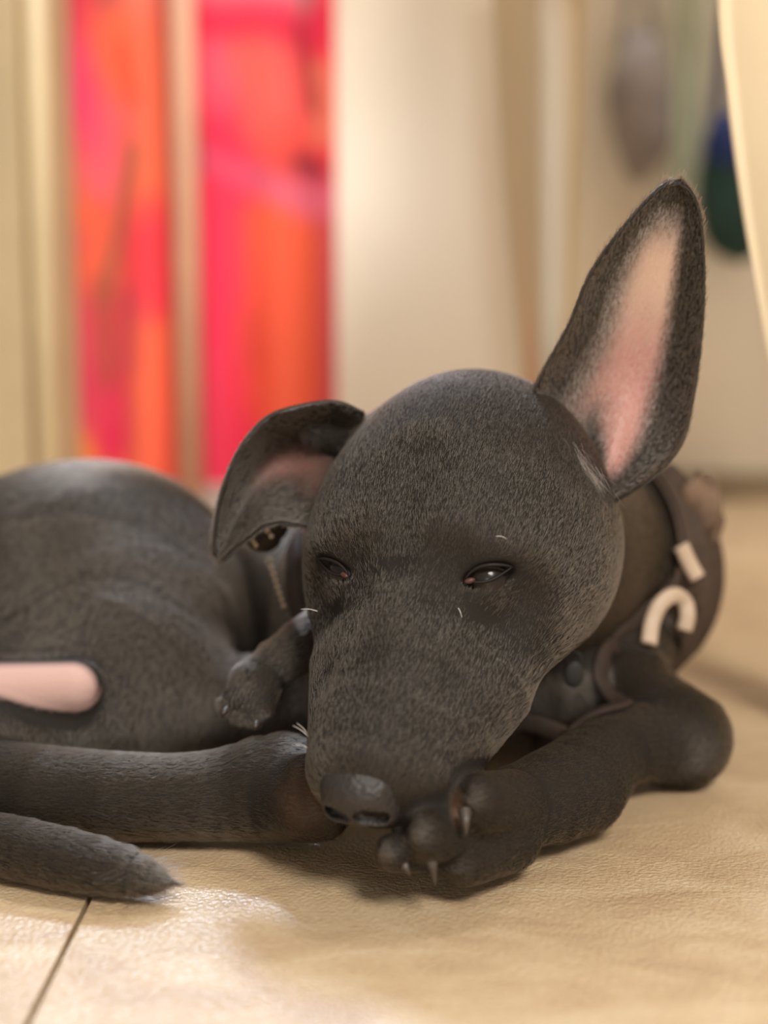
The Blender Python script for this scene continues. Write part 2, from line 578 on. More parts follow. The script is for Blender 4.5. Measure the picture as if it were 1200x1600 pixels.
c1 = at(1000, 165, 1.40)
g = empty('hanging_bag', (float(c1[0]), 1.40, float(c1[2])))
tag(g, 'blue-grey cloth bag hanging on the wall behind the ear', 'bag')
lumpy('pouch', c1, (0.028, 0.024, 0.066), M_GREYCLOTH, g, 3)
tube('strap', spline([c1 + np.array([-0.015, 0.02, 0.05]), c1 + np.array([-0.004, 0.03, 0.16]), c1 + np.array([0.004, 0.03, 0.16]), c1 + np.array([0.015, 0.02, 0.05])], 24), 0.004, M_GREYCLOTH, g, ns=8)
c2 = at(1076, 170, 1.405)
t2 = empty('hanging_towel', (float(c2[0]), 1.405, float(c2[2])))
tag(t2, 'pale mint towel hanging between grey bag and teal bag', 'towel')
pts = []
for i in range(30):
    for j in range(24):
        fx, fz = i / 29, j / 23
        pts.append((c2[0] - 0.017 + 0.034 * fx, 1.41 - 0.008 * math.sin(fx * 11) * (0.5 + fz * .5), c2[2] + 0.14 - 0.235 * fz))
V, F = solid_sheet(pts, 30, 24, 0.006)
mesh('terry_sheet', V, F, M_PALECLOTH, t2)
tube('hook', spline([(c2[0], 1.44, c2[2] + 0.17), (c2[0], 1.40, c2[2] + 0.165), (c2[0], 1.395, c2[2] + 0.14)], 12), 0.004, M_BASEB, t2, ns=8)
c3 = at(1156, 300, 1.39)
t3 = empty('duffel_bag', (float(c3[0]), 1.39, float(c3[2])))
tag(t3, 'dark teal bag with navy flap behind the near chair leg', 'bag')
lumpy('pouch', c3, (0.040, 0.03, 0.062), M_TEAL, t3, 8, 0.08)
lumpy('flap', c3 + np.array([-0.006, -0.006, 0.04]), (0.030, 0.028, 0.032), M_NAVY, t3, 11, 0.06)
tube('strap', spline([c3 + np.array([-0.02, 0.02, 0.05]), c3 + np.array([-0.006, 0.04, 0.18]), c3 + np.array([0.006, 0.04, 0.18]), c3 + np.array([0.02, 0.02, 0.05])], 24), 0.005, M_NAVY, t3, ns=8)

# ------------------------------------------------------------------ the puppy: one implicit surface
HU = np.array([-0.26, -0.80, -0.54])       # head axes in camera terms (right, up, depth): towards the nose
HU /= np.linalg.norm(HU)
HR = np.array([0.92, 0.0, -0.39])         # towards the puppy's left ear
HR -= HU * np.dot(HR, HU)
HR /= np.linalg.norm(HR)
HT = np.cross(HR, HU)                      # out of the forehead
WF, WR, WU = c2w(HU), c2w(HR), c2w(HT)
HO = P(618, 900, 0.474)
HB = np.stack([WR, WF, WU], 0)             # rows: local axes in world


def H(r, f, u):
    """head point in centimetres: r to its left, f towards the nose, u out of the forehead"""
    return HO + (r * WR + f * WF + u * WU) * 0.01


PRIMS = []        # each: dict(kind, ..., k, flow, hair length, group)
GROUP = 'trunk'


def cone(a, b, ra, rb, k=0.012, flow=None, length=0.0045, op='add'):
    a, b = np.asarray(a, float), np.asarray(b, float)
    fl = (b - a) if flow is None else np.asarray(flow, float)
    PRIMS.append(dict(t='c', a=a, b=b, ra=ra, rb=rb, k=k, flow=fl / (np.linalg.norm(fl) + 1e-9), L=length, op=op, g=GROUP))


def ell(c, r, basis=None, k=0.012, flow=(0, 1, -0.3), length=0.0045, op='add'):
    fl = np.asarray(flow, float)
    PRIMS.append(dict(t='e', a=np.asarray(c, float), r=np.asarray(r, float), B=np.eye(3) if basis is None else np.asarray(basis, float),
                      k=k, flow=fl / np.linalg.norm(fl), L=length, op=op, g=GROUP))


def chain(pts, k=0.012, flow=None, length=0.0045):
    """pts rows (px, py, depth, radius px)"""
    R = spline(pts, 2 * (len(pts) - 1) + 1) if len(pts) > 2 else np.asarray(pts, float)
    for n_, (p, q) in enumerate(zip(R[:-1], R[1:])):
        cone(P(*p[:3]), P(*q[:3]), p[3] * p[2] / FPX, q[3] * q[2] / FPX, (k * 0.3 if k > 0.015 else 0.0005) if n_ else k, flow, length)


# ---- trunk, hind quarters
chain([(60, 965, 0.665, 190), (165, 945, 0.665, 198), (330, 1010, 0.70, 165), (560, 960, 0.72, 185), (820, 900, 0.72, 200), (940, 905, 0.685, 160)], 0.03, flow=(-1, 0, -0.2), length=0.0038)
chain([(-160, 980, 0.66, 190), (60, 960, 0.66, 192)], 0.03, flow=(-1, 0, -0.2), length=0.0038)
chain([(170, 950, 0.645, 190), (190, 1060, 0.60, 150), (60, 1170, 0.565, 100), (-90, 1200, 0.55, 110)], 0.03, flow=(-0.4, -0.4, -1), length=0.0038)
chain([(-90, 1180, 0.57, 130), (-150, 1000, 0.64, 170)], 0.03, flow=(-0.4, -0.4, -1))
chain([(190, 1110, 0.592, 90), (420, 1120, 0.600, 92), (600, 1100, 0.600, 110)], 0.02, flow=(-0.4, -0.2, -1))     # belly
# bare pink fold of the belly
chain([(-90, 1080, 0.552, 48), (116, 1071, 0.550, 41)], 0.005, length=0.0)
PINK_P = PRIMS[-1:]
# ---- lying hind leg and foot
GROUP = 'hind'
chain([(-110, 1225, 0.545, 84), (60, 1240, 0.520, 74), (260, 1246, 0.512, 66), (360, 1240, 0.512, 72), (440, 1230, 0.509, 83), (490, 1246, 0.504, 68)], 0.012, length=0.004)
for (x, y, d, r) in ((478, 1215, 0.485, 36), (505, 1250, 0.482, 36), (510, 1283, 0.486, 30), (470, 1270, 0.482, 34)):
    cone(P(440, 1238, 0.508), P(x, y, d), 0.0125, r * d / FPX, 0.006, length=0.003)
GROUP = 'tail'
# ---- tail: from the rump round to the front
chain([(-170, 1040, 0.62, 70), (-260, 1200, 0.55, 50), (-180, 1296, 0.51, 44), (-40, 1312, 0.488, 46), (90, 1340, 0.474, 47), (180, 1359, 0.4655, 40), (228, 1372, 0.463, 26), (254, 1377, 0.462, 10), (280, 1381, 0.461, 2)], 0.008, length=0.0042)
GROUP = 'trunk'
# ---- chest and neck
chain([(800, 830, 0.59, 165), (930, 890, 0.66, 170)], 0.02, flow=(0.4, 1, -0.3))
chain([(640, 960, 0.60, 170), (760, 900, 0.60, 190)], 0.02, flow=(0, 0.4, -1))
chain([(560, 940, 0.600, 130), (700, 1040, 0.60, 170), (860, 1080, 0.60, 110)], 0.02, flow=(0.2, 0.3, -1))
chain([(988, 782, 0.630, 24), (1010, 900, 0.624, 28)], 0.012)      # loose skin of the neck
chain([(1038, 768, 0.648, 22), (1058, 850, 0.642, 24)], 0.012)
# ---- shoulder and lying foreleg (the puppy's left)
chain([(950, 890, 0.655, 132), (970, 960, 0.635, 108), (975, 1060, 0.60, 62), (1062, 1154, 0.578, 80)], 0.012, length=0.004)
GROUP = 'fore'
chain([(1060, 1155, 0.575, 70), (960, 1170, 0.555, 58), (903, 1228, 0.518, 77), (820, 1258, 0.495, 66), (750, 1296, 0.480, 64)], 0.006, length=0.003)
# paw toes
for (x0, y0, d0, r0, x, y, d, r) in ((800, 1258, 0.482, 54, 752, 1254, 0.456, 46), (752, 1300, 0.472, 48, 672, 1306, 0.449, 40),
                                     (720, 1320, 0.472, 44, 620, 1332, 0.452, 31), (790, 1308, 0.480, 56, 728, 1338, 0.462, 46)):
    cone(P(x0, y0, d0), P(x, y, d), r0 * d0 / FPX, r * d / FPX, 0.0035, length=0.003)
GROUP = 'other'
# ---- the other foreleg, folded under the ear
chain([(600, 950, 0.575, 60), (520, 985, 0.552, 50), (440, 1030, 0.540, 36), (398, 1066, 0.534, 33)], 0.010, length=0.004)
for (x, y, d, r) in ((358, 1098, 0.530, 17), (374, 1116, 0.525, 17), (396, 1120, 0.523, 17), (414, 1106, 0.525, 15)):
    cone(P(400, 1070, 0.534), P(x, y, d), 0.0072, r * d / FPX, 0.004, length=0.003)

GROUP = 'trunk'
chain([(575, 700, 0.550, 46), (500, 668, 0.552, 34)], 0.012, length=0.003)     # root of the folded ear
# ---- head
nb = -WF                                    # hair on the head lies back from the nose
HL = 0.0027
ell(H(-0.1, -4.4, -3.3), (0.0500, 0.050, 0.0440), HB, 0.012, nb, HL)                    # cranium
ell(H(0, -6.9, -3.7), (0.0400, 0.038, 0.0400), HB, 0.012, nb, HL)                    # back of the skull
cone(H(0, -1.6, -2.2), H(0, 0.6, -2.4), 0.0290, 0.0250, 0.014, nb, HL)               # forehead to stop
for s in (-1, 1):
    ell(H(s * 2.2, -2.0, -1.5), (0.0170, 0.0185, 0.0130), HB, 0.012, nb, HL)         # brow
    ell(H(s * 3.3, -2.6, -4.0), (0.0165, 0.034, 0.0240), HB, 0.016, nb, HL)          # cheek arch
    ell(H(s * 3.1, -4.8, -6.0), (0.0200, 0.030, 0.0260), HB, 0.018, nb, HL)          # jaw muscle
    cone(H(s * 1.6, 1.5, -3.9), H(s * 0.98, 5.2, -3.25), 0.0230, 0.0164, 0.010, nb, HL)  # flews
    ell(H(s * 2.6, -0.8, -1.6), (0.0112, 0.0100, 0.0088), HB, 0.006, nb, HL)         # eyelid bulge
cone(H(0, -0.4, -1.75), H(0, 5.7, -1.95), 0.0165, 0.0125, 0.012, nb, HL)             # bridge of the nose
cone(H(0, 4.0, -2.7), H(0, 5.6, -2.6), 0.0190, 0.0155, 0.010, nb, HL)                # muzzle end
cone(H(0, -3.0, -6.2), H(0, 4.3, -4.5), 0.0230, 0.0120, 0.010, nb, HL)               # lower jaw
cone(H(0, -6.5, -5.5), P(820, 860, 0.62), 0.042, 0.040, 0.02, (0.3, 1, -0.3), HL)    # back of the skull into the neck
for s in (-1, 1):
    ell(H(s * 1.95, 0.75, 0.35), (0.0095, 0.0150, 0.0100), HB, 0.014, nb, HL, op='sub')      # hollow below the brow
    ell(H(s * 3.9, 0.6, -1.3), (0.0080, 0.0140, 0.0090), HB, 0.014, nb, HL, op='sub')       # hollow under the eye
cone(H(0, -4.2, 1.55), H(0, -0.4, 0.75), 0.0050, 0.0045, 0.012, nb, HL, op='sub')             # furrow of the forehead
# eye slits
EYE = {}
for s in (-1, 1):
    ax = s * 0.86 * WR - 0.46 * WF - 0.20 * WU          # inner corner -> outer corner
    ax /= np.linalg.norm(ax)
    nrm = s * 0.42 * WR + 0.22 * WF + 0.88 * WU
    nrm -= ax * np.dot(nrm, ax)
    nrm /= np.linalg.norm(nrm)
    up = np.cross(nrm, ax) * s
    if np.dot(up, -WF) < 0:
        up = -up
    c = H(s * 2.72, -0.78, -0.93)
    EYE[s] = (c, ax, up, nrm)
    ell(c, (0.0086, 0.0035 if s > 0 else 0.0030, 0.0065), np.stack([ax, up, nrm]), 0.002, nb, 0.0, op='sub')
# mouth line
for s in (-1, 1):
    cone(H(s * 0.3, 7.0, -4.0), H(s * 2.1, 3.8, -4.75), 0.0011, 0.0011, 0.002, nb, 0.0, op='sub')
# nostril wings pit where the nose leather sits



def prim_eval(p, X):
    if p['t'] == 'c':
        pa = X - p['a']
        ba = p['b'] - p['a']
        h = np.clip(pa @ ba / (ba @ ba), 0, 1)
        return np.linalg.norm(pa - h[:, None] * ba, axis=1) - (p['ra'] + (p['rb'] - p['ra']) * h)
    q = (X - p['a']) @ p['B'].T
    k0 = np.linalg.norm(q / p['r'], axis=1)
    k1 = np.linalg.norm(q / p['r'] ** 2, axis=1)
    return k0 * (k0 - 1) / (k1 + 1e-9)


def smin(a, b, k):
    h = np.maximum(k - np.abs(a - b), 0) / k
    return np.minimum(a, b) - h * h * k * 0.25


def combine(d, e, p):
    return smin(d, e, p['k']) if p['op'] == 'add' else -smin(-d, e, p['k'])


FLOOR_Z = 0.0004


def bounds(p):
    if p['t'] == 'c':
        return np.minimum(p['a'] - p['ra'], p['b'] - p['rb']), np.maximum(p['a'] + p['ra'], p['b'] + p['rb'])
    return p['a'] - p['r'].max(), p['a'] + p['r'].max()


JOIN_K = 0.0035      # limbs meet the trunk in a tight crease


def by_group(prims):
    out = {}
    for p in prims:
        out.setdefault(p['g'], []).append(p)
    return out.values()


def sdf(X, prims=None, flow=False):
    D = np.full(len(X), 1.0)
    if flow:
        W = np.zeros(len(X)); FL = np.zeros((len(X), 3)); LL = np.zeros(len(X))
    for gp in by_group(prims or PRIMS):
        d = np.full(len(X), 1.0)
        for p in gp:
            mn, mxx = bounds(p)
            pad = max(p['k'], 0.016) + 0.002
            ii = np.nonzero(((X > mn - pad) & (X < mxx + pad)).all(1))[0]
            if not len(ii):
                continue
            e = prim_eval(p, X[ii])
            if flow:
                if p['op'] == 'add':
                    w = np.exp(-np.abs(e) / 0.0035) + 1e-9
                    W[ii] += w; FL[ii] += w[:, None] * p['flow']; LL[ii] += w * p['L']
                else:
                    if p['L'] == 0.0: LL[ii] *= 1 - np.exp(-np.maximum(e, 0) / 0.0012)
            d[ii] = combine(d[ii], e, p)
        D = smin(D, d, JOIN_K)
    D = np.maximum(D, FLOOR_Z - X[:, 2])
    return (D, FL / (W[:, None] + 1e-9), LL / (W + 1e-9)) if flow else D


def grad(X, f, e=0.0004):
    g = np.empty_like(X)
    for a in range(3):
        o = np.zeros(3); o[a] = e
        g[:, a] = (f(X + o) - f(X - o)) / (2 * e)
    return g


def field_grid(prims, lo, hi, h):
    lo, hi = np.asarray(lo), np.asarray(hi)
    n = np.ceil((hi - lo) / h).astype(int) + 1
    G = np.full(n, 0.05, np.float32)
    ax = [lo[i] + h * np.arange(n[i]) for i in range(3)]
    for gp in by_group(prims):
        F = np.full(n, 0.05, np.float32)
        for p in gp:
            mn, mxx = bounds(p)
            pad = p['k'] + 3 * h
            i0 = np.clip(np.floor((mn - pad - lo) / h).astype(int), 0, n)
            i1 = np.clip(np.ceil((mxx + pad - lo) / h).astype(int) + 1, 0, n)
            if (i1 <= i0).any(): continue
            sub = np.stack(np.meshgrid(*[ax[i][i0[i]:i1[i]] for i in range(3)], indexing='ij'), -1)
            e = prim_eval(p, sub.reshape(-1, 3)).reshape(sub.shape[:3])
            sl = tuple(slice(i0[i], i1[i]) for i in range(3))
            F[sl] = combine(F[sl], e, p)
        G = smin(G, F, JOIN_K)
    F = G
    F = np.maximum(F, (FLOOR_Z - ax[2])[None, None, :].astype(np.float32))
    F[0] = F[-1] = 0.01; F[:, 0] = F[:, -1] = 0.01; F[:, :, -1] = 0.01
    F[:, :, 0] = np.maximum(F[:, :, 0], 0.0002)
    return F, lo


def surface_nets(F, lo, h):
    s = F < 0
    nx, ny, nz = F.shape
    c = np.zeros((nx - 1, ny - 1, nz - 1), np.uint8)
    offs = [(i, j, k) for i in (0, 1) for j in (0, 1) for k in (0, 1)]
    for (i, j, k) in offs:
        c += s[i:nx - 1 + i, j:ny - 1 + j, k:nz - 1 + k]
    I = np.argwhere((c > 0) & (c < 8))
    vals = np.stack([F[I[:, 0] + i, I[:, 1] + j, I[:, 2] + k] for (i, j, k) in offs], 1)
    acc = np.zeros((len(I), 3)); cnt = np.zeros(len(I))
    O = np.array(offs, float)
    for a in range(8):
        for b in range(a + 1, 8):
            if np.abs(O[a] - O[b]).sum() != 1: continue
            va, vb = vals[:, a], vals[:, b]
            m = (va < 0) != (vb < 0)
            t = np.where(m, va / np.where(m, va - vb, 1), 0)
            acc += m[:, None] * (O[a] + t[:, None] * (O[b] - O[a]))
            cnt += m
    V = lo + h * (I + acc / cnt[:, None])
    idx = np.full(c.shape, -1, np.int64)
    idx[I[:, 0], I[:, 1], I[:, 2]] = np.arange(len(I))
    quads = []
    for ax in range(3):
        u, v = (ax + 1) % 3, (ax + 2) % 3
        sa = [slice(None)] * 3; sb = [slice(None)] * 3
        sa[ax] = slice(0, -1); sb[ax] = slice(1, None)
        A, B = s[tuple(sa)], s[tuple(sb)]
        E = np.argwhere(A != B)
        E = E[(E[:, u] > 0) & (E[:, v] > 0) & (E[:, u] < F.shape[u] - 1) & (E[:, v] < F.shape[v] - 1)]
        inside = A[E[:, 0], E[:, 1], E[:, 2]]
        def cell(du, dv):
            q = E.copy(); q[:, u] -= du; q[:, v] -= dv
            return idx[q[:, 0], q[:, 1], q[:, 2]]
        q = np.stack([cell(1, 1), cell(0, 1), cell(0, 0), cell(1, 0)], 1)
        q[~inside] = q[~inside][:, ::-1]
        quads.append(q)
    Q = np.concatenate(quads)
    return V, Q[(Q >= 0).all(1)]


def implicit_mesh(prims, lo, hi, h, its=1):
    F, lo = field_grid(prims, lo, hi, h)
    V, Q = surface_nets(F, lo, h)
    fn = lambda X: sdf(X, prims)
    for _ in range(its):
        d = fn(V); g = grad(V, fn)
        g2 = np.maximum((g * g).sum(1), 0.15)
        step = g * np.clip(d / g2, -h, h)[:, None]
        V = V - 0.8 * step
    return V, Q


pup = empty('puppy', (0.05, 0.6, 0))
tag(pup, 'black puppy curled up on the tile floor with one upright ear', 'dog')
BV, BQ = implicit_mesh(PRIMS, (-0.27, 0.40, -0.0012), (0.26, 0.88, 0.19), 0.00135)
_, BFLOW, BLEN = sdf(BV, None, True)
BN = grad(BV, lambda X: sdf(X))
BN /= np.linalg.norm(BN, axis=1)[:, None] + 1e-9
bcol = np.tile(np.array([0.018, 0.0150, 0.0125]), (len(BV), 1))
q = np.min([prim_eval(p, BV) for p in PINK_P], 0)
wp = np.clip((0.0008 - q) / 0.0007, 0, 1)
wp = wp * np.clip((-BN[:, 1] - 0.12) * 2.2, 0, 1)          # skin meets fur; shading painted in as the edge turns from the camera
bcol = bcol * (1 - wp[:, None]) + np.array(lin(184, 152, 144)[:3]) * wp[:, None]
BLEN = BLEN * (1 - np.clip(wp * 3, 0, 1))
# worn, paler skin on the toe tip, sole of the hind foot and the bridge of the muzzle


def dab(c, r, col, s):
    global bcol
    w = np.clip(1.3 - np.linalg.norm((BV - c) / r, axis=1), 0, 1) * s
    w = np.minimum(w, s)[:, None]
    bcol = bcol * (1 - w) + np.array(lin(*col)[:3]) * w


dab(P(716, 1258, 0.455), np.array([0.0026, 0.012, 0.0050]), (120, 90, 70), 0.6)
dab(P(472, 1262, 0.478), np.array([0.010, 0.016, 0.012]), (74, 54, 40), 0.8)
M_BODY = mat_attr('black_skin', 'tint', 0.7, 0.10, bump=0.3, scale=900)
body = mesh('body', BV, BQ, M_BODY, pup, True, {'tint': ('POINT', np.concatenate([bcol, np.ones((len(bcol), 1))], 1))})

# ------------------------------------------------------------------ ears


def ear(rows, edge_d, deep, colour, name, thick=0.0026, nt=41, ns=61, roll=0.0):
    """rows: (s, left px, right px, deep cm, base depth); cupped sheet seen from its open side"""
    R = spline(rows, ns)
    pts, cols = [], []
    for i in range(ns):
        s = i / (ns - 1)
        lx, ly, rx_, ry, dp, dl, dr = R[i]
        for j in range(nt):
            t = -1 + 2 * j / (nt - 1)
            # concha profile: flat floor, walls turning to the viewer
            w = (t + 1) / 2
            prof = 1 - abs(t) ** 2.2
            fold = deep(s, t)
            d = dl + (dr - dl) * w + (dp * prof + fold) * 0.01
            px, py = lx + (rx_ - lx) * w, ly + (ry - ly) * w
            pts.append(P(px, py, d))
            cols.append(colour(s, t))
    pts = np.array(pts)
    th = np.array([[thick * (0.5 + 0.5 * min(1, (1 - abs(-1 + 2 * j / (nt - 1))) * 5)) for j in range(nt)] for i in range(ns)])
    V, F = solid_sheet(pts, ns, nt, th)
    cols = np.array(cols)
    dark = np.tile(np.array([0.018, 0.015, 0.0125]), (len(cols), 1))
    c = np.concatenate([cols[:, :3], dark])
    return V, F, np.concatenate([c, np.ones((len(c), 1))], 1), cols[:, 3]


def sm(a, b, x):
    t = min(1, max(0, (x - a) / (b - a)))
    return t * t * (3 - 2 * t)


DK = np.array([0.018, 0.015, 0.0125])
C_PINK = np.array(lin(166, 116, 106)[:3]); C_PALE = np.array(lin(192, 160, 140)[:3]); C_GREY = np.array(lin(112, 94, 84)[:3])


def col_right(s, t):
    # bare skin down the middle of the ear, dark fur round its margin
    m = sm(-0.72, -0.20, t) * (1 - sm(0.28, 0.62, t))
    lo_ = 0.15 - 0.10 * sm(-0.1, 0.25, t)
    m *= sm(lo_, lo_ + 0.10, s) * (1 - sm(0.62, 0.84, s))
    dkl = math.exp(-((t + 0.20 - (s - 0.2) * 0.8) / 0.13) ** 2 - ((s - 0.19) / 0.09) ** 2)
    m *= 1 - 0.9 * dkl
    base = C_PINK + (C_PALE - C_PINK) * sm(0.38, 0.58, s)
    base = base + (C_GREY - base) * (sm(0.60, 0.80, s) * 0.8)
    base = base + (C_GREY - base) * 0.75 * (1 - sm(-0.5, 0.0, t))
    return tuple(DK * (1 - m) + base * m) + (m,)


def deep_right(s, t):
    ridge = -0.35 * math.exp(-((t - 0.18 + (s - 0.2) * 0.5) / 0.16) ** 2) * math.exp(-((s - 0.2) / 0.14) ** 2)
    canal = 0.7 * math.exp(-((t + 0.25) / 0.2) ** 2 - ((s - 0.15) / 0.09) ** 2)
    rib = 0.05 * math.sin(t * 9 + s * 6) * math.exp(-((s - 0.45) / 0.3) ** 2)
    return ridge + canal + rib


rowsR = [(895, 752, 946, 790, 0.5, .512, .522), (862, 690, 1008, 752, 1.5, .514, .520), (836, 622, 1060, 697, 2.0, .517, .520),
         (856, 574, 1079, 628, 2.0, .517, .520), (892, 508, 1091, 545, 1.7, .514, .518), (922, 434, 1098, 460, 1.3, .510, .514),
         (962, 374, 1097, 388, 0.9, .507, .510), (1004, 324, 1091, 334, 0.6, .505, .507), (1030, 299, 1078, 302, 0.3, .504, .505), (1046, 289, 1062, 289, 0.1, .504, .504)]
EV, EF, EC, EM = ear(rowsR, 0, deep_right, col_right, 'ear')
M_EAR = mat_attr('ear_skin', 'tint', 0.6, 0.3, bump=0.35, scale=700, sss=0.0)
ear_r = mesh('ear', EV, EF, M_EAR, pup, True, {'tint': ('POINT', EC)})
tag(ear_r, 'upright ear with bare pink inside')


def col_left(s, t):
    m = math.exp(-((s - 0.34) / 0.13) ** 2 - ((t - 0.02) / 0.24) ** 2) + 0.75 * math.exp(-((s - 0.16) / 0.10) ** 2 - ((t + 0.15) / 0.35) ** 2)
    m = min(1.0, m) * 0.62
    return tuple(DK * (1 - m) + C_PINK * 0.75 * m) + (m,)


def deep_left(s, t):
    return 0.35 * math.sin(t * 4 + s * 3) * (1 - s)


# rows run base -> tip; "left" is the lower rim, "right" the rolled upper rim
rowsL = [(503, 822, 570, 646, 0.6, .518, .536), (482, 820, 525, 630, 1.8, .520, .534), (460, 816, 472, 636, 2.5, .522, .532), (436, 814, 420, 654, 2.6, .523, .530),
         (412, 820, 380, 698, 2.2, .524, .528), (392, 834, 354, 756, 1.6, .526, .527), (370, 850, 341, 812, 1.0, .528, .528), (354, 864, 338, 846, 0.4, .529, .529), (346, 870, 341, 862, 0.1, .530, .530)]
LV, LF, LC, LM = ear(rowsL, 0, deep_left, col_left, 'ear')
ear_l = mesh('ear', LV, LF, M_EAR, pup, True, {'tint': ('POINT', LC)})
tag(ear_l, 'folded ear hanging to the side')

# ------------------------------------------------------------------ nose, eyes, claws
M_NOSE = mat_plain('black_nose_leather', (0.020, 0.016, 0.014, 1), 0.42, 0.5, noise=0.2, scale=700, bump=0.45)
NP = PRIMS
PRIMS_KEEP = PRIMS
PRIMS = []
ell(H(0, 6.55, -1.85), (0.0125, 0.0105, 0.0095), HB, 0.004)
for s in (-1, 1):
    ell(H(s * 0.72, 6.85, -2.45), (0.0062, 0.0068, 0.0062), HB, 0.004)
cone(H(0, 7.0, -2.3), H(0, 6.7, -3.5), 0.0060, 0.0035, 0.004)
for s in (-1, 1):
    cone(H(s * 0.42, 7.55, -1.98), H(s * 0.80, 7.30, -2.18), 0.0034, 0.0026, 0.0012, op='sub')
    cone(H(s * 0.85, 7.28, -2.25), H(s * 1.35, 6.7, -2.50), 0.0016, 0.0010, 0.001, op='sub')
cone(H(0, 7.75, -2.2), H(0, 7.3, -3.8), 0.0007, 0.0006, 0.001, op='sub')
nose_prims = PRIMS
PRIMS = PRIMS_KEEP
nc = H(0, 7.0, -2.4)
NV, NQ = implicit_mesh(nose_prims, nc - 0.022, nc + 0.022, 0.0006)
nose = mesh('nose', NV, NQ, M_NOSE, pup)
tag(nose, 'black nose with two nostrils')

M_EYE = mat_plain('dark_brown_eye', (0.016, 0.012, 0.010, 1), 0.24, 0.25)
M_LID = mat_plain('dark_eyelid_rim', (0.012, 0.009, 0.008, 1), 0.55, 0.2)
M_CARUNCLE = mat_plain('pink_eye_corner', lin(74, 46, 40), 0.4, 0.3)
M_CLAW = mat_plain('dark_horn_claw', lin(62, 54, 48), 0.45, 0.5, noise=0.35, scale=260)


def ball(name, c, r, mat, parent, basis=np.eye(3), n=20):
    V, F = [], []
    for i in range(n + 1):
        th = math.pi * i / n
        for j in range(2 * n):
            a = math.pi * j / n
            l = np.array([r[0] * math.sin(th) * math.cos(a), r[1] * math.sin(th) * math.sin(a), r[2] * math.cos(th)])
            V.append(c + l @ basis)
    for i in range(n):
        for j in range(2 * n):
            F.append((i * 2 * n + j, (i + 1) * 2 * n + j, (i + 1) * 2 * n + (j + 1) % (2 * n), i * 2 * n + (j + 1) % (2 * n)))
    return mesh(name, V, F, mat, parent)


for s in (-1, 1):
    c, ax, up, nrm = EYE[s]
    B = np.stack([ax, up, nrm])
    # where the slit meets the surface
    surf = c.copy()
    skin_prims = [p for p in PRIMS if not (p['op'] == 'sub' and p['L'] == 0.0)]
    surf = c - nrm * 0.008
    for _ in range(80):
        v = sdf(surf[None], skin_prims)[0]
        if v > -0.0001: break
        surf = surf + nrm * min(0.001, -v * 0.6 + 0.0001)
    e = ball('eyeball', surf - nrm * 0.0086 + up * 0.0004, (0.0074, 0.0074, 0.0074), M_EYE, pup, B)
    tag(e, 'dark half-closed eye')
    add_only = skin_prims
    for w_, sgn in (('upper', 1), ('lower', -1)):
        path = []
        for k in range(15):
            t = -1 + 2 * k / 14
            h_ = (0.0032 if s > 0 else 0.0027) * (1 - t * t) * (1.0 if sgn > 0 else 0.85)
            q = surf + ax * 0.0083 * t + up * sgn * h_
            X = q[None].copy()
            for _ in range(4):
                dd = sdf(X, add_only); gg = grad(X, lambda Y: sdf(Y, add_only))
                X = X - gg * (dd / np.maximum((gg * gg).sum(1), .2))[:, None]
            path.append(X[0] - nrm * 0.0002)
        tube('eyelid_rim', path, np.array([0.00025 + 0.00028 * math.sin(math.pi * k / 14) for k in range(15)]) * (1.2 if sgn > 0 else 1.0), M_LID, pup, ns=8)
    ball('eye_corner', surf - ax * 0.0062 - nrm * 0.0018 - up * 0.0004, (0.0019, 0.0010, 0.0010), M_CARUNCLE, pup, B, 10)


def claw(base, tip, r, bend):
    base, tip = np.asarray(base), np.asarray(tip)
    pth = spline([base, (base + tip) / 2 + bend, tip], 12)
    return tube('claw', pth, np.linspace(r, 0.0003, 12), M_CLAW, pup, ns=8)


dn = np.array([0, -0.002, 0.001])
claw(P(726, 1268, 0.446), P(728, 1304, 0.444), 0.0022, dn)
claw(P(672, 1332, 0.447), P(680, 1384, 0.449), 0.0024, dn)
claw(P(628, 1345, 0.450), P(640, 1368, 0.448), 0.0020, dn)
claw(P(355, 1108, 0.524), P(346, 1122, 0.523), 0.0013, dn)
claw(P(402, 1130, 0.514), P(398, 1142, 0.512), 0.0014, dn)

# ------------------------------------------------------------------ fur: real short hairs
M_FUR, nt, b = mat_new('black_fur')
nt.nodes.remove(b)
hb = nt.nodes.new('ShaderNodeBsdfHairPrincipled')
hb.parametrization = 'COLOR'
hb.inputs['Color'].default_value = (0.046, 0.0345, 0.0240, 1)
hb.inputs['Roughness'].default_value = 0.34
hb.inputs['Radial Roughness'].default_value = 0.55
hb.inputs['Random Roughness'].default_value = 0.3
nt.links.new(hb.outputs[0], nt.nodes['Material Output'].inputs['Surface'])
M_PALEFUR, nt, b = mat_new('pale_ear_hair')
nt.nodes.remove(b)
hb2 = nt.nodes.new('ShaderNodeBsdfHairPrincipled')
hb2.parametrization = 'COLOR'
hb2.inputs['Color'].default_value = (0.42, 0.33, 0.25, 1)
hb2.inputs['Roughness'].default_value = 0.4
nt.links.new(hb2.outputs[0], nt.nodes['Material Output'].inputs['Surface'])

RS = np.random.RandomState(5)


def tri_split(V, F):
    T = []
    for f in F:
        for k in range(1, len(f) - 1):
            T.append((f[0], f[k], f[k + 1]))
    return np.array(T)


